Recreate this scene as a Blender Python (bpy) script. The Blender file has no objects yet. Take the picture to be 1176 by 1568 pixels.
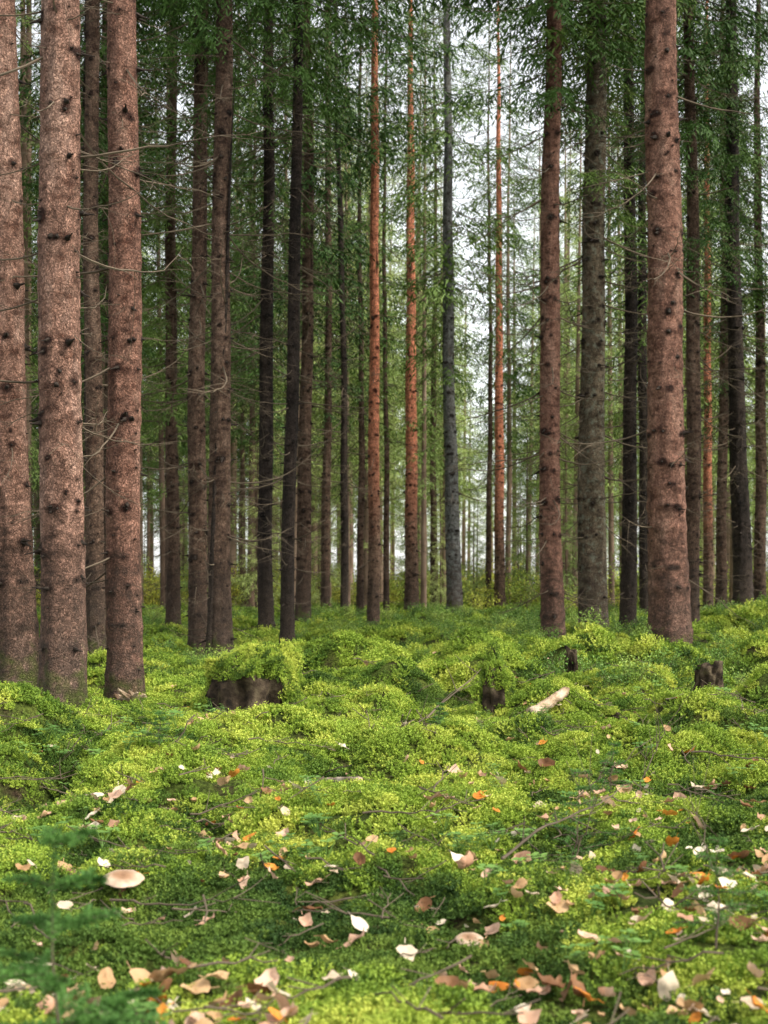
import bpy, math, numpy as np
from mathutils import Vector, Euler
rng = np.random.default_rng(7)
scene = bpy.context.scene
COL = scene.collection

# ------------------------------------------------------------------ noise
_R = np.random.default_rng(3).random((8,256,256))
def vn(x,y,s=0):
    x=np.asarray(x,float); y=np.asarray(y,float)
    xi=np.floor(x).astype(int); yi=np.floor(y).astype(int)
    fx=x-xi; fy=y-yi
    fx=fx*fx*(3-2*fx); fy=fy*fy*(3-2*fy)
    R=_R[s%8]
    a=R[xi&255,yi&255]; b=R[(xi+1)&255,yi&255]; c=R[xi&255,(yi+1)&255]; d=R[(xi+1)&255,(yi+1)&255]
    return (a*(1-fx)+b*fx)*(1-fy)+(c*(1-fx)+d*fx)*fy
MOUNDS=[(.28,7.7,.36,.28,.30),(-.54,11.75,.26,.4,.34),(-.22,11.4,.36,.3,.22),(.1,10.9,.35,.3,.10),(-2.6,9.3,.6,.6,.42),(-1.64,11.7,.20,.4,.18),
        (-1.7,12.6,.4,.4,.14),(1.15,10.85,.32,.3,.20),(2.9,11.0,.6,.5,.36),(3.9,17.9,.45,.5,.26),(2.7,16.5,.8,.6,.46),
        (3.0,13.6,.6,.5,.16),(4.6,16,.9,.8,.55),(-.2,16,.8,.5,.42),(1.2,14.2,.6,.4,.36),(1.7,18,1,.8,.34),(.3,13.2,.5,.35,.28),
        (-1.9,8.0,.5,.35,.28),(-.9,8.9,.45,.3,.15),(1.5,8.0,.45,.3,.24),(-2.6,16,1,.8,.12),(9,30,3,5,.6),(2.2,12.6,.5,.35,.30),(2.2,9.2,.45,.3,.24),
        (-.46,10.5,.32,.22,.16),(-2.1,10.6,.4,.35,.22),(.9,9.2,.4,.28,.12),(-1.3,6.6,.4,.3,.10)]
DAMP=[(-1.0,10.8,.85,1.1,.95),(.9,10.7,.5,.8,.85),(3.0,12.9,.35,.6,.8)]
def billow(x,y): return np.abs(vn(x/1.1+5,y/1.1+8,1)*2-1), np.abs(vn(x/.5,y/.5,2)*2-1)
def height(x,y):
    x=np.asarray(x,float); y=np.asarray(y,float); b1,b2=billow(x,y)
    h=.22*(vn(x/4+9,y/4+3,0)-.5)
    h+=.40*(b1-.4)*np.clip((y-2)/8,.3,1)
    h+=.21*(b2-.4)*np.clip((y)/9,.45,1)
    for (mx,my,sx,sy,k) in DAMP: h*=1-k*np.exp(-((x-mx)/sx)**2-((y-my)/sy)**2)
    h+=.05*(vn(x/.17,y/.17,3)-.5)
    h+=.014*(vn(x/.07,y/.07,4)-.5)
    for (mx,my,sx,sy,mh) in MOUNDS:
        h+=mh*np.exp(-((x-mx)/sx)**2-((y-my)/sy)**2)
    return h-.04

# ------------------------------------------------------------------ mesh helpers
def make_obj(name,V,F,mats,midx=None,smooth=False,parent=None,link=True,data=None):
    if data is None:
        me=bpy.data.meshes.new(name)
        V=np.asarray(V,np.float32); F=np.asarray(F,np.int32); n=F.shape[1]
        me.vertices.add(len(V)); me.vertices.foreach_set('co',V.ravel())
        me.loops.add(F.size); me.loops.foreach_set('vertex_index',F.ravel())
        me.polygons.add(len(F)); me.polygons.foreach_set('loop_start',np.arange(0,F.size,n,dtype=np.int32))
        if midx is not None: me.polygons.foreach_set('material_index',np.asarray(midx,np.int32))
        me.polygons.foreach_set('use_smooth',np.full(len(F),smooth) if np.isscalar(smooth) else np.asarray(smooth))
        for m in mats: me.materials.append(m)
        me.update(calc_edges=True)
    else: me=data
    ob=bpy.data.objects.new(name,me)
    if link: COL.objects.link(ob)
    if parent: ob.parent=parent
    return ob
class Acc:
    def __init__(s): s.V=[];s.F=[];s.M=[];s.S=[];s.n=0
    def add(s,V,F,m=0,sm=False):
        s.V.append(V);s.F.append(F+s.n);s.n+=len(V)
        s.M.append(np.full(len(F),m) if np.isscalar(m) else m); s.S.append(np.full(len(F),sm))
    def get(s): return np.concatenate(s.V),np.concatenate(s.F),np.concatenate(s.M),np.concatenate(s.S)
    def obj(s,name,mats,**k):
        V,F,M,S=s.get(); return make_obj(name,V,F,mats,M,S,**k)
def norm(v): return v/(np.linalg.norm(v,axis=-1,keepdims=True)+1e-9)
def tube(P,R,k=4,cap=True,jit=0):
    P=np.asarray(P,float); R=np.broadcast_to(np.asarray(R,float),(len(P),)); n=len(P)
    T=norm(np.gradient(P,axis=0)); up=np.array([0,0,1.]) if abs(T[0,2])<.8 else np.array([1.,0,0])
    A=norm(np.cross(T,up)); B=np.cross(T,A)
    th=np.arange(k)*2*np.pi/k
    rr=R[:,None]*np.ones(k)[None]
    if jit: rr=rr*(1+jit*(rng.random((n,k))-.5)*2)
    V=P[:,None]+rr[...,None]*(A[:,None]*np.cos(th)[None,:,None]+B[:,None]*np.sin(th)[None,:,None])
    V=V.reshape(-1,3)
    i=np.arange(n-1)[:,None]*k; j=np.arange(k)[None]; j2=(j+1)%k
    a=(i+j).ravel();b=(i+j2).ravel();c=(i+k+j2).ravel();d=(i+k+j).ravel()
    F=np.concatenate([np.stack([a,b,c],1),np.stack([a,c,d],1)])
    if cap:
        V=np.concatenate([V,P[:1],P[-1:]]); q=np.arange(k); m=n*k
        F=np.concatenate([F,np.stack([np.full(k,m),(q+1)%k,q],1),np.stack([np.full(k,m+1),(n-1)*k+q,(n-1)*k+(q+1)%k],1)])
    return V,F
def blades(P,D,L,W):
    P=np.asarray(P);D=norm(np.asarray(D)); n=len(P)
    S=norm(np.cross(D,rng.normal(size=(n,3)))); L=np.broadcast_to(L,(n,))[:,None];W=np.broadcast_to(W,(n,))[:,None]
    V=np.stack([P,P+D*L*.45+S*W*.5,P+D*L,P+D*L*.45-S*W*.5],1).reshape(-1,3)
    b=np.arange(n)[:,None]*4
    F=np.concatenate([b+np.array([0,1,2]),b+np.array([0,2,3])])
    return V,F
def rotz(V,a):
    c,s=math.cos(a),math.sin(a); return V@np.array([[c,s,0],[-s,c,0],[0,0,1.]])
def roty(V,a):
    c,s=math.cos(a),math.sin(a); return V@np.array([[c,0,-s],[0,1,0],[s,0,c]])

# ------------------------------------------------------------------ materials
class NT:
    def __init__(s,name):
        s.m=bpy.data.materials.new(name); s.m.use_nodes=True; s.t=s.m.node_tree; s.t.nodes.clear()
        s.out=s.n('ShaderNodeOutputMaterial')
    def n(s,t,**k):
        nd=s.t.nodes.new(t)
        for a,b in k.items(): setattr(nd,a,b)
        return nd
    def l(s,a,b): s.t.links.new(a,b)
    def noise(s,vec,scale,detail=3,rough=.55):
        n=s.n('ShaderNodeTexNoise'); n.inputs['Scale'].default_value=scale; n.inputs['Detail'].default_value=detail
        n.inputs['Roughness'].default_value=rough; s.l(vec,n.inputs['Vector']); return n.outputs['Fac']
    def ramp(s,fac,stops):
        r=s.n('ShaderNodeValToRGB'); e=r.color_ramp.elements
        while len(e)<len(stops): e.new(.5)
        for q,(p,c) in zip(e,stops): q.position=p; q.color=(*c,1) if len(c)==3 else c
        s.l(fac,r.inputs[0]); return r.outputs[0]
    def mix(s,f,a,b,mode='MIX'):
        m=s.n('ShaderNodeMix',data_type='RGBA',blend_type=mode)
        for v,i in ((f,0),(a,6),(b,7)):
            if hasattr(v,'links'): s.l(v,m.inputs[i])
            else: m.inputs[i].default_value=v if i==0 else (*v,1)
        return m.outputs[2]
    def math(s,op,a,b=0):
        m=s.n('ShaderNodeMath',operation=op)
        for v,i in ((a,0),(b,1)):
            if hasattr(v,'links'): s.l(v,m.inputs[i])
            else: m.inputs[i].default_value=v
        return m.outputs[0]
    def coord(s,scale=(1,1,1),kind='Object'):
        c=s.n('ShaderNodeTexCoord'); mp=s.n('ShaderNodeMapping'); mp.inputs['Scale'].default_value=scale
        s.l(c.outputs[kind],mp.inputs[0]); return mp.outputs[0]
    def bsdf(s,col,rough=.85,spec=.2,bump=None,bs=.5,bd=.02,transl=0,tcol=None):
        p=s.n('ShaderNodeBsdfPrincipled'); p.inputs['Roughness'].default_value=rough; p.inputs['Specular IOR Level'].default_value=spec
        if hasattr(col,'links'): s.l(col,p.inputs['Base Color'])
        else: p.inputs['Base Color'].default_value=(*col,1)
        if bump is not None:
            b=s.n('ShaderNodeBump'); b.inputs['Strength'].default_value=bs; b.inputs['Distance'].default_value=bd
            s.l(bump,b.inputs['Height']); s.l(b.outputs[0],p.inputs['Normal'])
        o=p.outputs[0]
        if transl:
            t=s.n('ShaderNodeBsdfTranslucent')
            if hasattr(col,'links'): s.l(col,t.inputs[0])
            else: t.inputs[0].default_value=(*col,1)
            mx=s.n('ShaderNodeMixShader'); mx.inputs[0].default_value=transl
            s.l(o,mx.inputs[1]); s.l(t.outputs[0],mx.inputs[2]); o=mx.outputs[0]
        s.l(o,s.out.inputs[0]); return s.m

def bark(name,c1,c2,c3,lichen=None,upper=None,mossy=.9,z0=6.,z1=9.,far=False):
    t=NT(name); v2=t.coord((1,1,.25)); v3=t.coord()
    n1=t.noise(v2,4,4); n3=t.noise(v3,2.2,3)
    col=t.ramp(n1,[(.32,c1),(.5,c2),(.68,c3)])
    if upper:
        sx=t.n('ShaderNodeSeparateXYZ'); t.l(v3,sx.inputs[0])
        mr=t.n('ShaderNodeMapRange'); mr.inputs[1].default_value=z0; mr.inputs[2].default_value=z1
        t.l(t.math('ADD',sx.outputs[2],t.math('MULTIPLY',n3,2.)),mr.inputs[0])
        col=t.mix(mr.outputs[0],col,upper)
    if far: return t.bsdf(col,.9,.1)
    v=t.coord((1,1,.75))
    dist=t.n('ShaderNodeVectorMath',operation='ADD')
    nz=t.n('ShaderNodeTexNoise'); nz.inputs['Scale'].default_value=22; nz.inputs['Detail'].default_value=3; t.l(v,nz.inputs['Vector'])
    sc=t.n('ShaderNodeVectorMath',operation='SCALE'); sc.inputs['Scale'].default_value=.09
    t.l(nz.outputs['Color'],sc.inputs[0]); t.l(v,dist.inputs[0]); t.l(sc.outputs[0],dist.inputs[1])
    vc=t.n('ShaderNodeTexVoronoi'); vc.inputs['Scale'].default_value=46; t.l(dist.outputs[0],vc.inputs['Vector'])
    ve=t.n('ShaderNodeTexVoronoi',feature='DISTANCE_TO_EDGE'); ve.inputs['Scale'].default_value=46; t.l(dist.outputs[0],ve.inputs['Vector'])
    edge=t.ramp(ve.outputs['Distance'],[(0,(.0,.0,.0)),(.16,(1,1,1))])
    n2=t.noise(v,75,5,.75); n4=t.noise(t.coord((1,1,.6)),20,5,.7); n5=t.noise(t.coord((1,1,1.6)),6,4,.65)
    cc=t.n('ShaderNodeSeparateXYZ'); t.l(vc.outputs['Color'],cc.inputs[0])
    col=t.mix(.55,col,t.ramp(cc.outputs[0],[(0,(.45,.43,.42)),(1,(1.45,1.4,1.35))]),'MULTIPLY')
    col=t.mix(t.math('MULTIPLY',n5,.7),col,edge,'MULTIPLY')
    col=t.mix(.75,col,t.ramp(n2,[(.34,(.38,.35,.33)),(.60,(1.3,1.3,1.3))]),'MULTIPLY')
    col=t.mix(.65,col,t.ramp(n4,[(.35,(.32,.28,.27)),(.48,(1.0,1.0,1.0)),(.7,(1.3,1.3,1.3))]),'MULTIPLY')
    col=t.mix(.95,col,t.ramp(n5,[(.34,(.38,.31,.28)),(.50,(1.,1.,1.)),(.66,(1.3,1.33,1.36))]),'MULTIPLY')
    if lichen:
        lf=t.ramp(t.noise(v3,9,5,.7),[(.52,(0,0,0)),(.62,(1,1,1))]); col=t.mix(t.math('MULTIPLY',lf,.65),col,lichen)
    at=t.n('ShaderNodeAttribute'); at.attribute_name='scar'
    sca=t.math('MULTIPLY',at.outputs['Fac'],t.math('ADD',t.math('MULTIPLY',n4,1.5),t.math('SUBTRACT',n2,.15)))
    col=t.mix(1.,col,t.ramp(sca,[(.12,(1,1,1)),(.65,(.17,.13,.12))]),'MULTIPLY')
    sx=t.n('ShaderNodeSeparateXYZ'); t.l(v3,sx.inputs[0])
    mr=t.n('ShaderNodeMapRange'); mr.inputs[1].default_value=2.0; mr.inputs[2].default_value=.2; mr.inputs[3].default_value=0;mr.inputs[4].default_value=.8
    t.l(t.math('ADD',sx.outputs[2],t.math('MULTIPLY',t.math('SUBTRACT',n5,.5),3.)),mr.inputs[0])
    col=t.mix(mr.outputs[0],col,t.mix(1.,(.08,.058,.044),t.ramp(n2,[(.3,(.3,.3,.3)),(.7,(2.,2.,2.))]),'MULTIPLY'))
    mr=t.n('ShaderNodeMapRange'); mr.inputs[1].default_value=.5; mr.inputs[2].default_value=.05; mr.inputs[3].default_value=0;mr.inputs[4].default_value=mossy
    t.l(t.math('ADD',sx.outputs[2],t.math('MULTIPLY',t.math('SUBTRACT',t.noise(v3,7,4),.5),1.6)),mr.inputs[0])
    col=t.mix(mr.outputs[0],col,(.10,.13,.025))
    hgt=t.math('ADD',t.math('ADD',n4,t.math('ADD',n2,edge)),t.math('MULTIPLY',cc.outputs[1],.8))
    return t.bsdf(col,.85,.2,hgt,1.,.018)
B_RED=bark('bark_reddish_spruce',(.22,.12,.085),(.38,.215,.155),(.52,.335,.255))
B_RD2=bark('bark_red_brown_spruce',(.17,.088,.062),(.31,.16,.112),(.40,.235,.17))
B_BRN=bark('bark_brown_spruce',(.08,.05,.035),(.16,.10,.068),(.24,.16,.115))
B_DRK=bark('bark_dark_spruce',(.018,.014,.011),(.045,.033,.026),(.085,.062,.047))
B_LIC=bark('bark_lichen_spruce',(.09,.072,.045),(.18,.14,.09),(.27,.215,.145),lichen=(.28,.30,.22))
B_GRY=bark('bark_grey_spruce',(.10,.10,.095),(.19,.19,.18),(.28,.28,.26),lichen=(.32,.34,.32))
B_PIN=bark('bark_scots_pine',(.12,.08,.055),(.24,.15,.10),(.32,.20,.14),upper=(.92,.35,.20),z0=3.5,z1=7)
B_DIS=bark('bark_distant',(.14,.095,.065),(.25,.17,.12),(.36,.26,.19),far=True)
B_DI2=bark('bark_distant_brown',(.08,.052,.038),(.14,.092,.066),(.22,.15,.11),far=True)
def simple(name,c1,c2,scale=8,rough=.85,transl=0,inst=False,c3=None,spec=.2):
    t=NT(name); v=t.coord(); f=t.noise(v,scale,3)
    if inst:
        oi=t.n('ShaderNodeObjectInfo'); f=t.math('ADD',t.math('MULTIPLY',f,.5),t.math('MULTIPLY',oi.outputs['Random'],.5))
    st=[(.25,c1),(.75,c2)] if c3 is None else [(.22,c1),(.5,c2),(.78,c3)]
    return t.bsdf(t.ramp(f,st),rough,spec,transl=transl)
M_DEAD=simple('dead_branch_wood',(.05,.037,.025),(.19,.145,.10),3)
M_KNOT=simple('knot_dark',(.010,.008,.006),(.045,.032,.024),30)
M_FOL=simple('spruce_needles',(.030,.074,.014),(.072,.142,.026),1.3,.6,0,True,(.13,.20,.04))
M_FOLB=simple('spruce_needles_glow_tint',(.17,.25,.06),(.30,.41,.11),1.0,.6,0,True,(.50,.57,.19))  # far foliage: haze and light through needles painted as a paler colour
def mossmat(name,a,b,c,tr=0):
    t=NT(name); g=t.n('ShaderNodeNewGeometry'); oi=t.n('ShaderNodeObjectInfo')
    n1=t.noise(g.outputs['Position'],1.1,3); n2=t.noise(g.outputs['Position'],6,3)
    f=t.math('ADD',t.math('MULTIPLY',n1,.55),t.math('ADD',t.math('MULTIPLY',n2,.3),t.math('MULTIPLY',oi.outputs['Random'],.22)))
    return t.bsdf(t.ramp(f,[(.38,a),(.54,b),(.70,c)]),.7,.2,transl=tr)
M_MOSS=mossmat('moss_leaves',(.09,.17,.022),(.28,.39,.045),(.56,.60,.10))
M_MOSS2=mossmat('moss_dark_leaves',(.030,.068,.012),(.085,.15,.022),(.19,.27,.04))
M_HERB=simple('herb_leaves',(.08,.17,.035),(.16,.28,.06),5,.6,0,True)
M_BIL=simple('bilberry_leaves',(.06,.13,.022),(.14,.25,.04),3,.5,0,True,(.30,.38,.07))
M_SHRUB=simple('bright_shrub_leaves',(.25,.35,.05),(.48,.54,.08),.8,.5,0,True,(.74,.66,.10))
t=NT('forest_floor'); v=t.coord()
n1=t.noise(v,1.3,4); n2=t.noise(v,45,5,.75); n3=t.noise(v,6,4)
c=t.ramp(n1,[(.35,(.04,.06,.012)),(.55,(.08,.11,.018)),(.7,(.14,.165,.03))])
c=t.mix(t.ramp(n3,[(.5,(0,0,0)),(.7,(1,1,1))]),c,(.065,.045,.026))
c=t.mix(.9,c,t.ramp(n2,[(.35,(.15,.15,.15)),(.65,(1.7,1.7,1.7))]),'MULTIPLY')
sx=t.n('ShaderNodeSeparateXYZ'); t.l(v,sx.inputs[0])
mr=t.n('ShaderNodeMapRange'); mr.inputs[1].default_value=75; mr.inputs[2].default_value=110; t.l(sx.outputs[1],mr.inputs[0])
c=t.mix(mr.outputs[0],c,(.45,.46,.13))
M_GROUND=t.bsdf(c,.95,.1,n2,1.,.04)

# ------------------------------------------------------------------ ground sheet
ys=[-12.]
while ys[-1]<600:
    y=ys[-1]; ys.append(y+(.30 if y<1.5 else max(.035,.0052*y) if y<40 else .03*y-.98))
ys=np.array(ys)
s=np.linspace(-1,1,421); xs=np.sign(s)*(np.abs(s)*9+ (np.abs(s)**7)*400)
X,Y=np.meshgrid(xs,ys); Z=height(X,Y)
ny,nx=X.shape; V=np.stack([X,Y,Z],-1).reshape(-1,3)
i=np.arange(ny-1)[:,None]*nx; j=np.arange(nx-1)[None]; a=(i+j).ravel()
F=np.stack([a,a+1,a+nx+1,a+nx],1)
make_obj('ground',V,F,[M_GROUND],smooth=True)

# ------------------------------------------------------------------ instancing helper
def gn_scatter(name,P,rot,scl,idx,sources,parent=None):
    col=bpy.data.collections.new(name+'_parts')
    for o in sources: col.objects.link(o)
    me=bpy.data.meshes.new(name); me.vertices.add(len(P)); me.vertices.foreach_set('co',np.asarray(P,np.float32).ravel())
    for nm,ty,dat,k in (('rot','FLOAT_VECTOR',rot,'vector'),('scl','FLOAT',scl,'value'),('idx','INT',idx,'value')):
        at=me.attributes.new(nm,ty,'POINT'); at.data.foreach_set(k,np.asarray(dat,np.int32 if ty=='INT' else np.float32).ravel())
    ob=bpy.data.objects.new(name,me); COL.objects.link(ob)
    if parent: ob.parent=parent
    g=bpy.data.node_groups.new(name+'_scatter','GeometryNodeTree')
    g.interface.new_socket('Geometry',in_out='INPUT',socket_type='NodeSocketGeometry')
    g.interface.new_socket('Geometry',in_out='OUTPUT',socket_type='NodeSocketGeometry')
    gi=g.nodes.new('NodeGroupInput'); go=g.nodes.new('NodeGroupOutput'); ip=g.nodes.new('GeometryNodeInstanceOnPoints')
    ci=g.nodes.new('GeometryNodeCollectionInfo'); ci.inputs['Collection'].default_value=col
    ci.inputs['Separate Children'].default_value=True; ci.inputs['Reset Children'].default_value=True
    g.links.new(gi.outputs[0],ip.inputs['Points']); g.links.new(ci.outputs[0],ip.inputs['Instance'])
    ip.inputs['Pick Instance'].default_value=True
    for nm,ty,so in (('rot','FLOAT_VECTOR','Rotation'),('scl','FLOAT','Scale'),('idx','INT','Instance Index')):
        na=g.nodes.new('GeometryNodeInputNamedAttribute'); na.data_type=ty; na.inputs['Name'].default_value=nm
        o=[q for q in na.outputs if q.enabled and q.name=='Attribute'][0]; g.links.new(o,ip.inputs[so])
    g.links.new(ip.outputs[0],go.inputs[0])
    md=ob.modifiers.new('scatter','NODES'); md.node_group=g
    return ob

# ------------------------------------------------------------------ branch templates
def dead_template(L,twigs=6,r=.008):
    A=Acc(); n=11; t=np.linspace(0,1,n)
    sag=rng.uniform(.1,.75); cur=rng.uniform(.0,.6); wob=rng.normal(0,.028,(n,3)).cumsum(0)*L*.6
    P=np.stack([t*L*.95,rng.uniform(-.35,.35)*t**2*L,(-sag*t+cur*t**2)*L],1)+wob*t[:,None]
    A.add(*tube(P,r*(1-.85*t),4,False))
    for q in range(twigs):
        tt=rng.uniform(.2,.95); p=np.array([np.interp(tt,t,P[:,c]) for c in range(3)])
        l=L*rng.uniform(.12,.45)*(1.1-tt*.6); sd=rng.choice([-1,1]); d=np.array([rng.uniform(.3,1),sd*rng.uniform(.4,1),rng.uniform(-.8,.15)]); d/=np.linalg.norm(d)
        u=np.linspace(0,1,5); Q=p+u[:,None]*l*d+ (u**2)[:,None]*l*rng.normal(0,.25,3)
        A.add(*tube(Q,r*.34*(1-.6*u),3,False))
    V,F,M,S=A.get(); return V,F
DEAD=[dead_template(1.,int(rng.integers(5,14))) for _ in range(18)]
def live_template(L=2.4,dens=1.,bs=1.):
    A=Acc(); n=10; t=np.linspace(0,1,n); dr=rng.uniform(.3,.6)
    P=np.stack([t*L,rng.uniform(-.12,.12)*t**2*L,L*(-dr*t+.18*t**3)],1)
    A.add(*tube(P,.016*(1-.8*t),3,False),1)
    PP=[];DD=[]
    nt=int(26*dens)
    for q in range(nt):
        tt=.12+.88*(q+rng.random())/nt; p=np.array([np.interp(tt,t,P[:,c]) for c in range(3)])
        sd=1 if q%2 else -1; l=L*.32*(1.15-tt*.8)*rng.uniform(.6,1.25)
        d=norm(np.array([.65,sd*rng.uniform(.5,.95),rng.uniform(-.6,-.1)])); dn=np.array([0,0,-1.])*rng.uniform(.4,1.3)
        m=max(4,int(12*max(l/.5,.5)*dens)); u=(np.arange(m)+rng.random(m))/m
        Q=p+u[:,None]*l*d+(u**2)[:,None]*l*dn
        T=norm(d+2*u[:,None]*dn); side=norm(np.cross(T,[0,0,1.]))*np.where(np.arange(m)%2,1,-1)[:,None]
        PP.append(Q);DD.append(T*.9+side*.75+rng.normal(0,.25,(m,3))+np.array([0,0,-.15]))
    PP=np.concatenate(PP);DD=np.concatenate(DD); k=len(PP)
    A.add(*blades(PP,DD,bs*rng.uniform(.11,.22,k),bs*rng.uniform(.024,.05,k)),0)
    V,F,M,S=A.get(); return V,F,M
LIVE=[live_template() for _ in range(8)]
LIVEF=[live_template(dens=.62,bs=1.4) for _ in range(8)]
def crown_mesh(name,z0,z1,Rmax,mat,sparse=.0,step=.42,low=0,LT=None,link=False):
    A=Acc(); z=z0-low; LT=LT or LIVE
    while z<z1:
        f=max(0,(z-z0)/(z1-z0)); rad=Rmax*min(1,.55+f*2.2)*(1-f)**.75+.15
        for q in range(rng.integers(3,7)):
            if rng.random()<sparse+.55*max(0,.25-f)*2+(.35 if z<z0 else 0): continue
            V,F,M=LT[rng.integers(len(LT))]; sc=rad/2.4*rng.uniform(.65,1.2)
            W=roty(V*sc,rng.uniform(-.1,.22)-f*.5); W=rotz(W,rng.random()*6.283); W=W+np.array([0,0,z+rng.uniform(-.2,.2)])
            A.add(W,F,M)
        z+=step*rng.uniform(.7,1.3)
    V,F,M,S=A.get()
    return make_obj(name,V,F,[mat,M_DEAD],M,False,link=False).data
SPEC=((9,2.6,.1,2),(10.5,2.4,.15,1),(7.5,2.8,.25,2.5),(12.5,2.6,.05,0),(8.5,2.3,.25,2))
CROWNS=[crown_mesh('spruce_crown',a,26.5,R,M_FOL,s,low=lo) for a,R,s,lo in SPEC]
CROWNF=[crown_mesh('spruce_crown_far',a,26.5,R,M_FOL,s,low=lo,LT=LIVEF,step=.5) for a,R,s,lo in SPEC]

def add_tree(x,y,r,lean=0.,mat=B_BRN,crown=0,H=27.,dead=1.,deadmat=None,name='spruce_tree',fine=True,bow=0.,cz=0.,leany=0.,knots=1.,acc_only=False,flare=.5,roots=None):
    zg=float(height(x,y))-.06 if not acc_only else 0
    zz=[0]; 
    while zz[-1]<H-.2:
        z=zz[-1]; zz.append(z+((.03 if z<1 else .04) if (fine and z<9) else .5))
    zz=np.array(zz); K=56 if fine else 8; th=np.arange(K)*2*np.pi/K
    def cen(z): z=np.asarray(z,float); return np.stack([lean*z+bow*np.sin(z*.35+x)*.3+ (.012*np.sin(z*1.3+x*7) if fine else 0),leany*z+0*z,z],-1)
    def rad(z): return r*(np.clip(1-z/H,0.02,1)**.8)
    ph=rng.random(6)*6.28
    wz=[];z=rng.uniform(.4,.8)
    while z<H*.75: wz.append(z); z+=rng.uniform(.22,.56)
    wz=np.array(wz)
    RR=rad(zz)[:,None]*np.ones(K)
    nr=3+int(rng.integers(0,3))
    RR=RR*(1+flare*np.exp(-zz/.22)[:,None]*(1+.7*np.sin(nr*th+ph[0])[None])+.12*np.exp(-zz/.9)[:,None])
    if fine:
        RR*=1+.03*np.sin(2*th[None]+zz[:,None]*.8+ph[1])+.018*np.sin(5*th[None]+zz[:,None]*2.1+ph[2])+.012*np.sin(9*th[None]-zz[:,None]*3+ph[3])
        RR*=1+.05*np.exp(-((zz[:,None]-wz[None])/.06)**2).sum(1)[:,None]
        wrap=np.sin(th[None]/2)**.5
        RR*=1+(.05*(vn(th[None]*3+x*3,zz[:,None]*5,5)-.5)+.035*(vn(th[None]*7+x*3,zz[:,None]*14,6)-.5))*wrap + rng.normal(0,.007,RR.shape)
    SC=np.zeros(RR.shape)
    def scar(z,an,sz,st,R0):
        k0,k1=np.searchsorted(zz,[z-4*sz,z+4*sz])
        if k1<=k0: return
        da=np.abs((th-an+np.pi)%(2*np.pi)-np.pi)*R0; q=zz[k0:k1,None]
        SC[k0:k1]+=st*np.exp(-((q-z)/(sz*.9))**2-(da[None]/(sz*1.2))**2)
    C=cen(zz); V=np.stack([C[:,None,0]+RR*np.cos(th),C[:,None,1]+RR*np.sin(th),C[:,None,2]+0*RR],-1).reshape(-1,3)
    n=len(zz); i=np.arange(n-1)[:,None]*K; j=np.arange(K)[None]; j2=(j+1)%K
    a=(i+j).ravel();b=(i+j2).ravel();c=(i+K+j2).ravel();d=(i+K+j).ravel()
    A=Acc(); A.add(V,np.concatenate([np.stack([a,b,c],1),np.stack([a,c,d],1)]),0,True)
    ks=min(1.15,r/.17)
    for z in wz:
        R0=float(rad(z)); c0=cen(z)
        if fine and knots and z<12:
            for q in range(rng.integers(3,8)):
                an=rng.random()*6.283; zz0=z+rng.normal(0,.03); o=np.array([math.cos(an),math.sin(an),0]); tg=np.array([-o[1],o[0],0])
                kr=rng.uniform(.007,.015)*ks; ln=rng.uniform(.01,.035) if rng.random()<.6 else rng.uniform(.04,.13)
                u=np.array([0,.25,.5,.75,1.]); P=c0*[1,1,0]+[0,0,zz0]+o*(R0-.012)+u[:,None]*(o*(ln+.026)+np.array([0,0,rng.uniform(-.6,.2)*ln]))+u[:,None]**2*tg*rng.normal(0,.25)*ln
                A.add(*tube(P,kr*np.array([2.3,1.7,.9,.55,.4]),7,True,.3),1); scar(zz0-.005,an,rng.uniform(.022,.045)*ks,rng.uniform(.6,1.2),R0)
            for q in range(rng.integers(2,6)):
                an=rng.random()*6.283; zz0=z+rng.uniform(.05,.35); o=np.array([math.cos(an),math.sin(an),0])
                P=c0*[1,1,0]+[0,0,zz0]+o*(R0-.008)+np.array([0,1.])[:,None]*o*rng.uniform(.022,.05)
                A.add(*tube(P,[rng.uniform(.007,.012),.003],5),1); scar(zz0,an,.02,.7,R0)
        if z>1.0 or rng.random()<.4:
            for q in range(rng.poisson(3.4*dead)):
                an=rng.random()*6.283; Vb,Fb=DEAD[rng.integers(len(DEAD))]
                ln=(rng.uniform(.12,.6) if rng.random()<.55 else rng.uniform(.6,1.9))*min(1,.45+z/7)
                W=Vb*ln
                W=rotz(roty(W,rng.uniform(-.35,.2)),an)+c0*[1,1,0]+[0,0,z+rng.normal(0,.06)]+np.array([math.cos(an),math.sin(an),0])*(R0-.02)
                A.add(W,Fb,2)
    if acc_only: return A
    ob=A.obj(name,[mat,M_KNOT,deadmat or M_DEAD]); ob.location=(x,y,zg)
    sc=np.zeros(len(ob.data.vertices),np.float32); sc[:SC.size]=np.clip(SC,0,1.2).ravel()
    at=ob.data.attributes.new('scar','FLOAT','POINT'); at.data.foreach_set('value',sc)
    if crown is not None:
        cr=make_obj('crown',None,None,None,data=(CROWNS if y<33 else CROWNF)[crown%5],parent=ob)
        cr.location=(lean*15,0,cz); cr.rotation_euler=(0,lean,rng.random()*6.28)
    return ob

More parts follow.
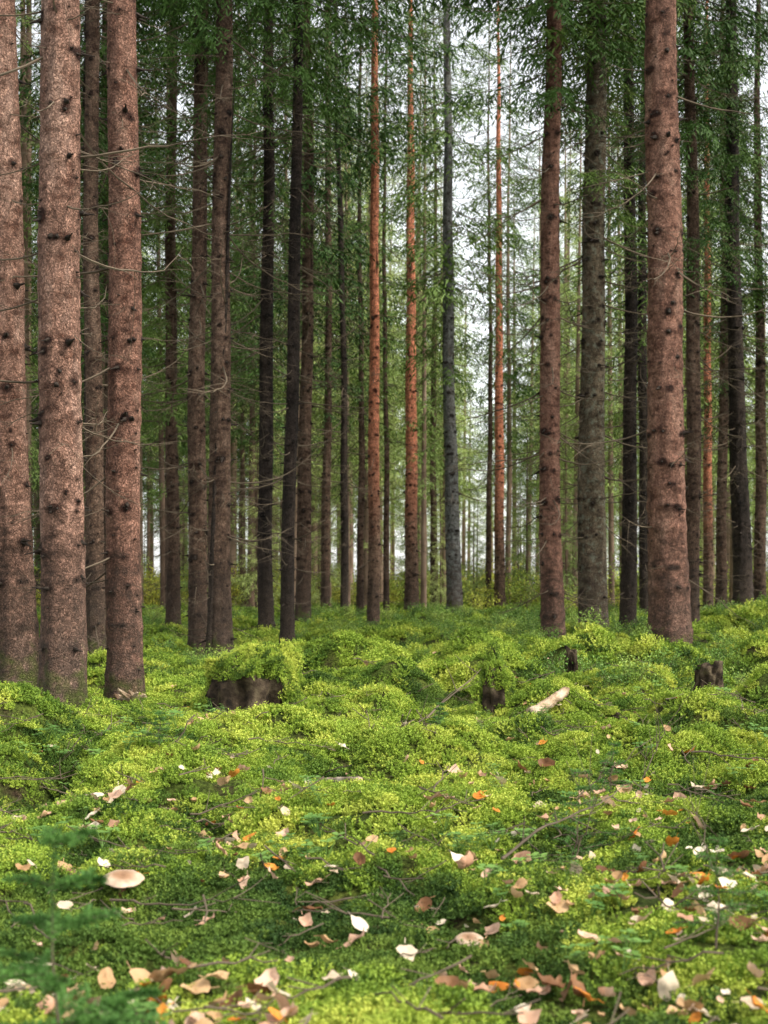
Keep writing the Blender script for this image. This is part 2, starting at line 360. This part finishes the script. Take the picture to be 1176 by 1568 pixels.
T=[(-3.36,13.0,.185,-.026,B_RED,3,.8,1,.35),(-2.67,11.8,.185,-.004,B_RED,0,.8,3,.30),(-2.33,12.8,.158,-.003,B_RD2,1,1.0,2,.45),
(-4.07,20,.13,.0,B_BRN,3,1.6,0,.3),(-2.83,21.8,.145,.002,B_BRN,3,1.8,-3,.4),(-2.34,20.7,.165,-.003,B_BRN,1,1.6,-1,.3),
(-4.64,31,.15,.004,B_BRN,0,1.6,-2,.3),(-2.37,29,.16,-.002,B_DRK,4,1.7,0,.3),(-1.53,23,.115,.009,B_DRK,3,1.8,-3,.5),
(-2.0,36,.19,.004,B_BRN,1,1.4,-2,.4),(-1.86,46,.15,.003,B_BRN,0,1,-1,.3),(-1.07,40,.11,-.015,B_DRK,None,1.4,0,.3),
(-.83,50,.13,0,B_BRN,2,1,0,.3),(.05,50,.11,0,B_BRN,None,.8,0,.3),(2.06,42,.225,-.014,B_GRY,2,1.4,0,.4),
(2.1,60,.16,.002,B_BRN,4,1,0,.3),(2.83,24,.195,.002,B_RD2,3,2.0,-3,.45),(3.7,25,.25,-.001,B_LIC,0,2.0,1.,.45),
(5.19,30,.165,-.004,B_DRK,1,2.2,-1,.3),(3.71,18.5,.262,-.012,B_RD2,3,1.2,1,.5),(5.85,27,.15,-.003,B_BRN,0,2.,0,.3),
(8.04,32,.21,-.017,B_DRK,1,2.,-1,.3),(10.7,45,.18,.003,B_BRN,0,1.3,0,.3),(11.9,45,.2,-.003,B_BRN,4,1.3,0,.3),
(4.3,58,.12,0,B_BRN,None,1,0,.3),(5.4,62,.13,.003,B_DIS,2,1,0,.3),(-5.6,27,.14,.003,B_DRK,0,1.6,-1,.3),(-6.4,33,.16,0,B_BRN,4,1.6,-1,.3),
(-3.3,40,.17,0,B_BRN,2,1.4,0,.3),(7.3,40,.17,0,B_DRK,2,1.4,0,.3),(-5.6,17,.17,0,B_BRN,3,1.2,0,.3),(7.4,20,.2,0,B_BRN,3,1.2,0,.3)]
for (x,y,r,le,m,cr,de,cz,fl) in T: add_tree(x,y,r,le,m,cr,dead=de,cz=cz,flare=fl,bow=.15 if y>19 else .0)
for (x,y,r,le,cr,cz) in ((-.26,36,.16,.002,3,0),(.93,48,.235,-.002,3,1.5),(4.47,55,.21,-.002,0,4),(11.4,50,.18,-.003,4,2)):
    add_tree(x,y,r,le,B_PIN,cr,dead=.8,cz=cz,name='pine_tree')
add_tree(-2.55,20.6,.06,.046,B_DRK,None,H=9,dead=.6,name='dead_tree')

# ------------------------------------------------------------------ distant forest (one instanced mass)
def mesh_arrays(me):
    vb=np.empty(len(me.vertices)*3,np.float32); me.vertices.foreach_get('co',vb)
    fb=np.empty(len(me.loops),np.int32); me.loops.foreach_get('vertex_index',fb); mb=np.empty(len(me.polygons),np.int32); me.polygons.foreach_get('material_index',mb)
    return vb.reshape(-1,3).copy(),fb.reshape(-1,3),mb
srcs=[]
for k in range(6):
    A=add_tree(k*3.1,0,[.17,.14,.2,.15,.12,.18][k],rng.uniform(-.006,.006),fine=False,dead=[.4,.6,.5,.6,.4,.6][k],acc_only=True)
    vb,fb,mb=mesh_arrays(CROWNF[k%5]); vb[:,2]-=[1.5,2,1,4.5,3,2][k]
    A.add(vb,fb,np.where(mb==0,3,2))
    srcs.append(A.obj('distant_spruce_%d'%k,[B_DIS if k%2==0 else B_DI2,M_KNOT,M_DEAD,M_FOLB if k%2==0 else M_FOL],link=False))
for k in (6,7):   # young spruces of the understorey
    vb,fb,mb=mesh_arrays(CROWNF[3]); vb[:,2]-=12; vb*=[.42,.42,.5]
    A=Acc(); A.add(*tube(np.array([[0,0,0],[0,0,3.5],[0,0,7.]]),[.06,.04,.01],6),0); A.add(vb,fb,np.where(mb==0,3,2))
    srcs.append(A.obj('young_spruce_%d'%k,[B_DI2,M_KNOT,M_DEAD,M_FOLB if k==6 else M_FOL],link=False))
pts=[];tries=0
fixed=[(q[0],q[1]) for q in T]+[(-.26,36),(.93,48),(4.47,55)]
while len(pts)<300 and tries<40000:
    tries+=1; y=rng.uniform(18,140); x=rng.uniform(-1,1)*(.285*y+6)
    if y<44 and abs(x)<.285*y+1.5 and not (y>30 and x<-.10*y and rng.random()<.5): continue
    if y>115 and -.03*y<x<.16*y and rng.random()<.6: continue
    if x>-3 and abs(x-.062*y-.5)<2.2 and y<95 and rng.random()<.7: continue
    if any((x-a)**2+(y-b)**2<(1.5 if y>50 else 2.0)**2 for a,b in fixed+pts): continue
    pts.append((x,y))
pts=np.array(pts); n=len(pts)
pl=np.where(pts[:,0]<-.08*pts[:,1],.12,np.where(pts[:,1]>46,.92,.3))  # chance of glow-tinted trees: low at left, high far off elsewhere
ii=np.where(rng.random(n)<pl,rng.choice([0,2,4],n),rng.choice([1,3,5],n)); sc_=rng.uniform(.8,1.15,n)
m=150; yy=rng.uniform(52,130,m); xx=rng.uniform(-1,1,m)*(.29*yy+3); rel=xx/yy
kp=(rel<-.06)|(rel>.17)|(rng.random(m)<.35); xx,yy=xx[kp],yy[kp]; m=len(xx)
pts=np.concatenate([pts,np.column_stack([xx,yy])]); ii=np.concatenate([ii,np.where((xx/yy<-.08)&(rng.random(m)<.7),7,6)]); sc_=np.concatenate([sc_,rng.uniform(.5,1.3,m)]); n=len(pts)
P=np.column_stack([pts,height(pts[:,0],pts[:,1])-.05])
rot=np.column_stack([rng.normal(0,.008,n),rng.normal(0,.008,n),rng.random(n)*6.28])
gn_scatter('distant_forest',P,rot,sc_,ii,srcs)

# ------------------------------------------------------------------ moss
def moss_clump(k,n=75,R=.075,hh=(.022,.045),mat=M_MOSS,leaf=.011):
    rr=R*np.sqrt(rng.random(n)); an=rng.random(n)*6.283
    P=np.column_stack([rr*np.cos(an),rr*np.sin(an),-.012+0*rr]); H=rng.uniform(*hh,n)*(1.15-(rr/R)**2*.5)
    D=norm(np.column_stack([P[:,0]/R*.6,P[:,1]/R*.6,np.ones(n)])+rng.normal(0,.28,(n,3)))
    QP=[];QD=[];QL=[]
    for lv in np.linspace(.3,1,5):
        for q in range(3):
            a=rng.random(n)*6.283; o=np.column_stack([np.cos(a),np.sin(a),rng.uniform(.1,.8,n)])
            QP.append(P+D*(H*lv)[:,None]); QD.append(o+D*.3); QL.append(leaf*rng.uniform(.7,1.3,n)*(1.25-lv*.4))
    QP=np.concatenate(QP);QD=np.concatenate(QD);QL=np.concatenate(QL)
    V,F=blades(QP,QD,QL,QL*.5)
    return make_obj('moss_tuft_%d'%k,V,F,[mat],link=False)
MT=[moss_clump(0),moss_clump(1,85),moss_clump(2,65,.08,(.03,.06)),moss_clump(3,80,.07,(.015,.035),M_MOSS),moss_clump(4,70,.075,(.02,.04),M_MOSS2),moss_clump(5,60,.08,(.03,.05),M_MOSS2)]
def band(y0,y1,dens,wf,wm):
    A=(wf*(y0+y1)+2*wm)*(y1-y0); n=int(A*dens); y=np.sqrt(rng.uniform(y0**2,y1**2,n)) if y0>0 else rng.uniform(y0,y1,n)
    x=rng.uniform(-1,1,n)*(wf*y+wm); return x,y
PX=[];PY=[];PS=[]
for (y0,y1,dn,sc) in ((1.8,8,220,.92),(8,14,155,1.1),(14,24,60,1.7),(24,42,16,3.),(42,75,4,5)):
    x,y=band(y0,y1,dn,.27,.7); PX.append(x);PY.append(y);PS.append(sc*rng.uniform(.6,1.35,len(x)))
x=np.concatenate(PX);y=np.concatenate(PY);s=np.concatenate(PS)
patch=vn(x/.8+40,y/.8+11,6)*.6+vn(x/.25,y/.25,7)*.4
keep=patch>.19; x,y,s,patch=x[keep],y[keep],s[keep],patch[keep]
n=len(x); e=.04; hx=(height(x+e,y)-height(x-e,y))/(2*e); hy=(height(x,y+e)-height(x,y-e))/(2*e)
rot=np.column_stack([np.arctan(hy)*.8+rng.normal(0,.15,n),-np.arctan(hx)*.8+rng.normal(0,.15,n),rng.uniform(-.4,.4,n)])
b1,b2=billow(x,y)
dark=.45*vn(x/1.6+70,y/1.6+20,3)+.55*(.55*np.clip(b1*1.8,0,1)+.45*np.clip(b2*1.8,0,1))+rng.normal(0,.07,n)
idx=np.where(dark<.46,rng.integers(4,6,n),rng.integers(0,4,n))  # random dark patches, plus hollow shade painted as darker tufts in low spots
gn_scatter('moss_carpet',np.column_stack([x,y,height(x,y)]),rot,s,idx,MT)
print('moss',n,(dark<.46).mean())

# ------------------------------------------------------------------ leaves / litter
def leaf(k,mat,L=.07,W=.05,curl=.3):
    th=np.linspace(0,2*np.pi,13)[:-1]; 
    r=1+.10*rng.normal(size=12); px=np.cos(th)*L/2*r; py=np.sin(th)*W/2*r*(1-.25*np.cos(th))
    def z(a,b): return curl*(a*a/L+1.2*b*b/W)+.004*np.sin(a*140+k)
    V=[(0,0,0)]; ring=[(.5*a,.5*b,z(.5*a,.5*b)+rng.normal(0,.002)) for a,b in zip(px,py)]; out=[(a,b,z(a,b)+rng.normal(0,.004)) for a,b in zip(px,py)]
    V=np.array(V+ring+out); F=[]
    for q in range(12):
        w=(q+1)%12; F+= [(0,1+q,1+w),(1+q,13+q,13+w),(1+q,13+w,1+w)]
    A=Acc(); A.add(V,np.array(F),0,True); st=np.array([[-L/2,0,z(-L/2,0)],[-L*.8,.004,.01]]); A.add(*tube(st,.0012,3),0)
    return A.obj('fallen_leaf_%d'%k,[mat],link=False)
def leafmat(name,a,b): return simple(name,a,b,60,.6,.15,True)
LM=[leafmat('leaf_pale',(.48,.36,.24),(.80,.68,.52)),leafmat('leaf_pinkish',(.46,.25,.15),(.72,.48,.34)),leafmat('leaf_tan',(.38,.22,.10),(.58,.38,.20)),
    leafmat('leaf_orange',(.48,.15,.02),(.70,.30,.05)),leafmat('leaf_brown',(.12,.05,.02),(.26,.13,.06))]
LV=[leaf(0,LM[0]),leaf(1,LM[0],.06,.055,.5),leaf(2,LM[1]),leaf(3,LM[1],.08,.05,.6),leaf(4,LM[2]),leaf(5,LM[2],.06,.04,.8),leaf(6,LM[3],.06,.045,.4),leaf(7,LM[4],.08,.05,.7)]
x1,y1=band(2.2,5.0,140,.29,.8); x2,y2=band(5.0,7.5,52,.29,.8); x3,y3=band(7.5,12,17,.29,.8); x4,y4=band(12,22,2.5,.29,.8)
x=np.concatenate([x1,x2,x3,x4]);y=np.concatenate([y1,y2,y3,y4]); kp=(vn(x/.5+3,y/.5+90,5)*.7+.15+rng.normal(0,.15,len(x))+.08*np.clip(x,-1.5,1.5)>.53); x,y=x[kp],y[kp]
n=len(x)
gn_scatter('fallen_leaves',np.column_stack([x,y,height(x,y)+.045+rng.uniform(-.015,.01,n)]),np.column_stack([rng.normal(0,.45,n),rng.normal(0,.45,n),rng.random(n)*6.28]),rng.uniform(.35,1.25,n),
    rng.choice(8,n,p=[.15,.14,.16,.13,.14,.09,.10,.09]),LV)
def twig(k):
    t_=np.linspace(0,1,7); L=.22; A=Acc(); P=np.stack([(t_-.5)*L,rng.normal(0,.006,7).cumsum(),rng.normal(0,.004,7)],1); A.add(*tube(P,.003*(1-.5*t_),5))
    for q in range(2):
        p=P[rng.integers(2,6)]; A.add(*tube(np.array([p,p+[.05,rng.uniform(-.05,.05),.02]]),.0015,4))
    return A.obj('litter_twig_%d'%k,[M_DEAD],link=False)
x,y=band(2.5,14,14,.29,.8); n=len(x)
gn_scatter('litter_twigs',np.column_stack([x,y,height(x,y)+.05]),np.column_stack([rng.normal(0,.2,n),rng.normal(0,.3,n),rng.random(n)*6.28]),rng.uniform(.4,1.6,n),rng.integers(0,3,n),[twig(q) for q in range(3)])
def herb(k):
    A=Acc()
    for q in range(7):
        a=rng.random()*6.28; o=np.array([math.cos(a),math.sin(a),0]); h=rng.uniform(.035,.075); top=o*rng.uniform(.01,.04)+[0,0,h]
        A.add(*tube(np.array([[0,0,0],top*.5+[0,0,.005],top]),.0009,3))
        for w in range(3):
            b=a+w*2.09; d=np.array([math.cos(b),math.sin(b),.12]); sd=np.array([-math.sin(b),math.cos(b),0]); L=.017
            V=np.array([top,top+d*L*.6+sd*L*.5,top+d*L*1.1+sd*L*.3,top+d*L*1.1-sd*L*.3,top+d*L*.6-sd*L*.5]); A.add(V,np.array([[0,1,2],[0,2,3],[0,3,4]]))
    return A.obj('herb_%d'%k,[M_HERB],link=False)
x,y=band(2.5,13,16,.29,.8); kp=vn(x/.7+13,y/.7+9,4)>.58; x,y=x[kp],y[kp]; n=len(x)
gn_scatter('wood_sorrel',np.column_stack([x,y,height(x,y)+.02]),np.column_stack([rng.normal(0,.1,n),rng.normal(0,.1,n),rng.random(n)*6.28]),rng.uniform(.7,1.7,n),rng.integers(0,3,n),[herb(q) for q in range(3)])
def bush(k,h,R,nst,leafL,mat,per=26):
    A=Acc();PP=[];DD=[]
    for q in range(nst):
        a=rng.random()*6.28; rr=R*rng.random()**.5; p0=np.array([rr*.4*math.cos(a),rr*.4*math.sin(a),0]); p1=np.array([rr*math.cos(a),rr*math.sin(a),h*rng.uniform(.55,1.)])
        u=np.linspace(0,1,4); P=p0+(p1-p0)*u[:,None]+rng.normal(0,.04*h,(4,3))*u[:,None]; A.add(*tube(P,.006*h*(1.2-u),3,False),1)
        w=rng.uniform(.25,1,per); Q=np.stack([np.interp(w,u,P[:,c]) for c in range(3)],1)+rng.normal(0,.07*h,(per,3)); PP.append(Q); DD.append(rng.normal(0,1,(per,3))+[0,0,.4])
    PP=np.concatenate(PP);DD=np.concatenate(DD);m=len(PP)
    A.add(*blades(PP,DD,leafL*rng.uniform(.7,1.3,m),leafL*.55),0)
    return A.obj('shrub_%d'%k,[mat,M_DEAD],link=False)
BL=[bush(q,.26,.2,16,.022,M_BIL) for q in range(3)]
x,y=band(12,50,4,.30,1.5); kp=(vn(x/2.2+3,y/2.2+50,1)>.64-np.clip((y-13)/20,0,1)*.38); x,y=x[kp],y[kp]; n=len(x)
gn_scatter('bilberry_bushes',np.column_stack([x,y,height(x,y)-.01]),np.column_stack([rng.normal(0,.1,n),rng.normal(0,.1,n),rng.random(n)*6.28]),rng.uniform(.5,1.3,n)*(1+np.clip((y-22)/25,0,.6)),rng.integers(0,3,n),BL)
SH=[bush(10+q,1.5,.9,22,.085,M_SHRUB,30) for q in range(3)]
x,y=band(50,135,.2,.32,6); kp=vn(x/5+3,y/7+50,2)>.38; x,y=x[kp],y[kp]; n=len(x)
gn_scatter('undergrowth',np.column_stack([x,y,height(x,y)-.03]),np.column_stack([rng.normal(0,.1,n),rng.normal(0,.1,n),rng.random(n)*6.28]),rng.uniform(.4,1.9,n),rng.integers(0,3,n),SH)

# ------------------------------------------------------------------ stumps, logs
def wood2(name,a,b,c):
    t=NT(name); v=t.coord((1,1,1)); n1=t.noise(v,9,4); n2=t.noise(v,60,4,.7); return t.bsdf(t.ramp(n1,[(.35,a),(.5,b),(.68,c)]),.9,.15,n2,1,.012)
WOOD=wood2('weathered_wood',(.16,.10,.06),(.36,.26,.17),(.52,.42,.3))
STB=wood2('stump_bark',(.012,.009,.006),(.05,.035,.022),(.13,.10,.06))
def scatter_surface(name,V,F,dens,parent,cond,sc=.8,dark=.3):
    a,b,c=V[F[:,0]],V[F[:,1]],V[F[:,2]]; cr=np.cross(b-a,c-a); ar=np.linalg.norm(cr,axis=1)/2; N=norm(cr)
    n=int(ar.sum()*dens); f=rng.choice(len(F),n,p=ar/ar.sum()); u=rng.random(n);w=rng.random(n); fl=u+w>1;u[fl]=1-u[fl];w[fl]=1-w[fl]
    P=a[f]+(b-a)[f]*u[:,None]+(c-a)[f]*w[:,None]; N=N[f]; k=cond(P,N); P,N=P[k],N[k]; n=len(P)
    rot=[]
    for q in N: rot.append(Vector(q).to_track_quat('Z','Y').to_euler())
    gn_scatter(name,P,np.array([tuple(r) for r in rot]),rng.uniform(.6,1.3,n)*sc,np.where(rng.random(n)<dark,4,rng.integers(0,4,n)),MT,parent)
def stump(name,x,y,r,h,roots=5,rough=.12,moss=lambda P,N:N[:,2]>.3,dens=420,peak=None,sink=.12,seed=0,flare=.8,dome=.12,soft=0.,z=None):
    g=np.random.default_rng(seed); K=64; nz=26; th=np.arange(K)*2*np.pi/K; ph=g.random(4)*6.28
    tt=np.linspace(0,1,nz); R=r*(1+.10*np.sin(2*th+ph[0])+.07*np.sin(5*th+ph[1])+.05*np.sin(11*th+ph[2]))
    hh=h*(1+.12*np.sin(th+ph[3])+.09*np.sin(4*th+ph[0])+.05*np.sin(9*th+ph[1]))
    if peak: hh=hh*(1+peak*np.maximum(0,np.cos(th-ph[1]))**3)
    rows=[]
    for t_ in tt:
        fl=1+flare*np.exp(-t_/.16)*(.5+.9*np.maximum(0,np.sin(roots*th/1.+ph[1]))**1.5)-soft*t_**3
        rr=R*fl*(1+rough*(vn(th*4+seed,np.full(K,t_*5),4)-.5)*2); rows.append(np.column_stack([rr*np.cos(th),rr*np.sin(th),-sink+t_*(hh+sink)]))
    for q,f in enumerate((.9,.7,.45,.2,.02)):
        f2=f*(1-soft); rows.append(np.column_stack([R*f2*np.cos(th),R*f2*np.sin(th),hh*f+h*(1-f)+h*dome*(1-f*f)+.25*r*(vn(th*2,np.full(K,q*1.),2)-.5)*f]))
    V=np.concatenate(rows); n=len(rows); i=np.arange(n-1)[:,None]*K; j=np.arange(K)[None]; j2=(j+1)%K
    a=(i+j).ravel();b=(i+j2).ravel();c=(i+K+j2).ravel();d=(i+K+j).ravel(); F=np.concatenate([np.stack([a,b,c],1),np.stack([a,c,d],1)])
    ob=make_obj(name,V,F,[STB],smooth=True); ob.location=(x,y,float(height(x,y)) if z is None else z)
    if moss: scatter_surface('moss',V,F,dens,ob,moss,.75)
    return ob
def bigmoss(P,N):
    q=vn(P[:,0]*7+3,P[:,2]*9+5,4)
    front=(P[:,1]<.05)&(P[:,0]>-.38)&(P[:,0]<.18+.12*q)&(P[:,2]<.30+.16*(vn(P[:,0]*9+1,P[:,0]*0+.3,5)-.5))
    return ~front|((q>.80)&(rng.random(len(P))<.5))
print('stump ground',height(-1.02,11.4),height(-1.0,10.9),height(.88,11.),height(.9,10.6))
stump('mossy_stump',-1.02,11.25,.34,.40,moss=bigmoss,seed=4,dome=.26,flare=.25,sink=.45,rough=.3,soft=.15,dens=600,z=.04)
stump('mossy_stump',.88,10.95,.13,.34,roots=3,moss=lambda P,N:(P[:,1]>.02)|(P[:,0]>.03)|(P[:,2]>.24),seed=9,peak=.35,dome=.2,sink=.3,soft=.35,flare=.8,rough=.3,z=.04)
stump('tree_stump',3.02,13.2,.12,.26,seed=5,moss=lambda P,N:(N[:,2]>.5)&(rng.random(len(P))<.4),rough=.3,sink=.2)
stump('tree_stump',1.78,13.5,.05,.24,seed=6,moss=None,rough=.3,peak=.5)
stump('tree_stump',4.2,17.3,.07,.2,seed=8,moss=None,rough=.3)
stump('mossy_stump',-.75,17.8,.16,.2,seed=12,dome=.4,soft=.3)
def log(name,p0,p1,r,mat,moss=False,lift=.0,bend=.02,ends=True,jit=.1,z=None):
    n=12; t_=np.linspace(0,1,n); p0=np.array(p0,float);p1=np.array(p1,float); P=p0+(p1-p0)*t_[:,None]
    off=rng.normal(0,bend,3)*[1,1,.3]; P=P+np.sin(t_*np.pi)[:,None]*off
    V,F=tube(P,r*(1-.2*t_)*(1+rng.normal(0,.05,n)),14,True,jit)
    A=Acc(); m=np.zeros(len(F),int); 
    if ends: m[-28:]=1
    A.add(V,F,m,True)
    for q in range(2):
        k=rng.integers(2,n-2); d=norm(rng.normal(size=3)*[1,1,.6]); A.add(*tube(np.array([P[k],P[k]+d*r*2.2]),[r*.3,r*.15],5),0)
    ob=A.obj(name,[mat,WOOD])
    if moss: scatter_surface('moss',V,F,500,ob,lambda P,N:N[:,2]>.1,.55)
    return ob
def gz(x,y,d=0): return (x,y,float(height(x,y))+d)
GW=wood2('grey_branch_bark',(.14,.10,.07),(.34,.26,.19),(.56,.46,.35))
PW=wood2('pale_broken_wood',(.14,.09,.05),(.42,.30,.19),(.62,.5,.37))
log('fallen_branch',gz(-.36,7.55,.07),gz(-.12,7.1,.07),.022,GW,bend=.012)
log('fallen_log',gz(-.38,9.75,.08),gz(-.10,9.45,.08),.036,GW,bend=.012)
log('broken_log',gz(1.06,10.3,.07),gz(1.36,10.6,.12),.040,PW,jit=.28)
log('mossy_branch',gz(1.05,11.1,.10),gz(1.75,10.3,.04),.03,STB,True,bend=.06)
log('mossy_branch',gz(1.5,12.4,.16),gz(1.85,9.9,.03),.028,STB,True,bend=.08)
log('mossy_log',gz(-1.9,10.3,.03),gz(-1.35,10.7,.05),.045,STB,True)
log('mossy_log',gz(2.0,15.2,.08),gz(3.4,14.6,.08),.07,STB,True)
log('fallen_branch',gz(.35,14.6,.1),gz(1.5,14.9,.14),.03,GW)
A=Acc()
for q in range(12):
    a=rng.uniform(-1.1,1.1); p=np.array([rng.uniform(-.15,.15),rng.uniform(-.1,.1),-.03]); d=np.array([math.sin(a),-.4,rng.uniform(.15,.6)]); L=rng.uniform(.10,.24)
    A.add(*tube(np.array([p,p+d*L*.6,p+d*L]),[.03,.022,.008],5,True,.3))
o=A.obj('splintered_wood',[WOOD]); o.location=gz(-2.14,12.2,.06)
def fallen_twig(name,p0,p1,r=.005,side=7):
    A=Acc(); n=14; t_=np.linspace(0,1,n); p0=np.array(p0);p1=np.array(p1); L=np.linalg.norm(p1-p0); P=p0+(p1-p0)*t_[:,None]+rng.normal(0,.012,(n,3)).cumsum(0)*.6
    A.add(*tube(P,r*(1-.7*t_),6))
    for q in range(side):
        k=rng.integers(2,n-1); d=norm((p1-p0)/L+rng.normal(0,.7,3)+[0,0,.25]); l=rng.uniform(.08,.28); u=np.linspace(0,1,5)[:,None]
        A.add(*tube(P[k]+d*l*u+rng.normal(0,.02,3)*u**2,r*.45*(1-.6*u[:,0]),4))
    return A.obj(name,[M_DEAD])
for q0,q1,r_,s_ in (((.42,5.15,.08),(1.02,6.2,.13),.006,8),((-1.0,5.2,.06),(-.45,5.0,.08),.005,3),((1.65,7.6,.10),(2.2,7.4,.16),.006,6),((-2.2,7.1,.1),(-1.6,7.4,.1),.005,6),
    ((.0,9.2,.08),(.5,9.9,.14),.006,6),((.3,10,.08),(.75,10.9,.28),.008,6),((.9,6.5,.06),(1.25,6.7,.35),.004,8),((-.1,6.2,.07),(.35,6.0,.1),.005,4),((1.0,4.4,.06),(1.35,4.1,.1),.004,5),((-1.4,9.5,.1),(-.8,9.3,.12),.009,5),((-.9,6.6,.07),(-.5,7.0,.1),.005,4),
    ((.75,5.6,.04),(.85,5.7,.40),.003,9),((1.15,5.0,.04),(1.1,5.1,.34),.003,8),((1.3,7.2,.04),(1.45,7.3,.42),.004,9)):
    fallen_twig('fallen_twig',gz(*q0),gz(*q1),r_,s_)

# ------------------------------------------------------------------ mushroom
def mushroom(x,y,R,h,tilt=(0,0)):
    K=40; th=np.arange(K)*2*np.pi/K; prof=[(0.001,.10),(.25,.14),(.6,.15),(.85,.07),(.98,-.03),(1.0,-.08),(.94,-.08),(.6,.0),(.25,.06),(.16,.05)]
    ruf=1+.05*np.sin(3*th+1)+.03*np.sin(7*th)+.015*np.sin(13*th); rows=[]
    for (a,b) in prof: rows.append(np.column_stack([R*a*ruf*np.cos(th),R*a*ruf*np.sin(th),np.full(K,h+R*b)+R*.05*a*np.sin(2*th)]))
    for u in np.linspace(0,1,8): 
        rr=R*(.15+.05*u*u); rows.append(np.column_stack([rr*np.cos(th),rr*np.sin(th),np.full(K,(h+R*.05)*(1-u)-.04*u)]))
    V=np.concatenate(rows); n=len(rows); i=np.arange(n-1)[:,None]*K; j=np.arange(K)[None]; j2=(j+1)%K
    a=(i+j).ravel();b=(i+j2).ravel();c=(i+K+j2).ravel();d=(i+K+j).ravel(); F=np.concatenate([np.stack([a,d,c],1),np.stack([a,c,b],1)])
    tt=NT('mushroom_cap'); v=tt.coord(); ln=tt.n('ShaderNodeVectorMath',operation='LENGTH'); tt.l(v,ln.inputs[0])
    cc=tt.mix(.6,tt.ramp(tt.math('DIVIDE',ln.outputs['Value'],R*1.3),[(.5,(.20,.10,.05)),(.68,(.36,.21,.12)),(.84,(.55,.40,.28))]),tt.ramp(tt.noise(v,40,4),[(.3,(.55,.55,.55)),(.7,(1.1,1.1,1.1))]),'MULTIPLY')
    ob=make_obj('mushroom',V,F,[tt.bsdf(cc,.5,.3)],smooth=True); ob.location=gz(x,y,.03); ob.rotation_euler=(tilt[0],tilt[1],0)
mushroom(-.97,5.27,.076,.05,(.22,.05))
mushroom(.27,4.55,.045,.03,(.25,.0))

# ------------------------------------------------------------------ saplings
M_SAP=simple('sapling_needles',(.045,.125,.025),(.13,.27,.055),9,.6,.15)
def sapling(x,y,h,seed,lenf=1.,dens=1.,nw=.0026):
    A=Acc(); g=rng; n=8; u=np.linspace(0,1,n); P=np.stack([g.normal(0,.006,n).cumsum(),g.normal(0,.006,n).cumsum(),u*h],1); A.add(*tube(P,.004*(1.1-u),5),1)
    PP=[];DD=[]
    def needles(Q,T,m,L=.013):
        w=g.random(m); q=np.stack([np.interp(w,np.linspace(0,1,len(Q)),Q[:,c]) for c in range(3)],1); PP.append(q); DD.append(norm(T)*.7+norm(g.normal(size=(m,3))))
    needles(P[4:],P[-1]-P[-2],int(70*dens))
    for f in np.linspace(.18,.95,6):
        c=np.array([np.interp(f,u,P[:,k]) for k in range(3)])
        for q in range(4):
            a=g.random()*6.28; L=h*.42*(1.2-f)*lenf*g.uniform(.7,1.2); w=np.linspace(0,1,6)[:,None]
            Q=c+w*L*np.array([math.cos(a),math.sin(a),.45])+w**2*L*np.array([0,0,-.35]); A.add(*tube(Q,.0018,4),1)
            needles(Q,Q[-1]-Q[0],int(620*L*dens)+12)
            for s_ in range(3):
                k=g.integers(1,5); b=a+g.choice([-.7,.7]); S=Q[k]+w*L*.4*np.array([math.cos(b),math.sin(b),.1]); A.add(*tube(S,.0012,3),1); needles(S,S[-1]-S[0],int(260*L*dens)+8)
    PP=np.concatenate(PP);DD=np.concatenate(DD); m=len(PP); A.add(*blades(PP,DD,g.uniform(.011,.019,m),nw),0)
    ob=A.obj('spruce_sapling',[M_SAP,M_DEAD]); ob.location=gz(x,y,0); return ob
sapling(.76,5.8,.42,1,1.0,.6); sapling(.95,4.1,.32,2,.9,.5); sapling(-.66,2.9,.62,3,1.0,2.4,.0042); sapling(-.52,2.75,.34,4,1.2,2.6,.0045)
sapling(1.05,6.6,.28,5,.8,.6); sapling(2.0,8.6,.3,6,1,.6); sapling(.35,9.0,.2,7,1,.7); sapling(-1.2,7.6,.2,8,1,.6)

# ------------------------------------------------------------------ camera, light, world
cam=bpy.data.cameras.new('camera'); co=bpy.data.objects.new('camera',cam); COL.objects.link(co)
co.location=(0,0,1.0); co.rotation_euler=(math.radians(90),0,0)
cam.sensor_fit='VERTICAL'; cam.sensor_height=36; cam.sensor_width=27; cam.lens=50; cam.shift_y=.077; cam.clip_end=2000; cam.clip_start=.05
cam.dof.use_dof=True; cam.dof.focus_distance=10; cam.dof.aperture_fstop=4
scene.camera=co
el=math.radians(46); az=math.radians(112)
d=Vector((math.sin(az)*math.cos(el),math.cos(az)*math.cos(el),math.sin(el)))
sun=bpy.data.lights.new('sun','SUN'); sun.energy=4.3; sun.angle=math.radians(8.0); sun.color=(1,.94,.82)
so=bpy.data.objects.new('sun',sun); COL.objects.link(so); so.rotation_euler=d.to_track_quat('Z','Y').to_euler()
w=bpy.data.worlds.new('World'); scene.world=w; w.use_nodes=True; nt=w.node_tree; bg=nt.nodes['Background']
sk=nt.nodes.new('ShaderNodeTexSky'); sk.sky_type='NISHITA'; sk.sun_disc=False; sk.sun_elevation=el; sk.sun_rotation=az; sk.dust_density=1.5; sk.air_density=1.; sk.ozone_density=.3
hs=nt.nodes.new('ShaderNodeHueSaturation'); hs.inputs['Saturation'].default_value=.15; hs.inputs['Value'].default_value=2.4
nt.links.new(sk.outputs[0],hs.inputs['Color']); nt.links.new(hs.outputs[0],bg.inputs[0]); bg.inputs[1].default_value=.15
scene.view_settings.view_transform='Standard'; scene.view_settings.look='None'; scene.view_settings.exposure=0
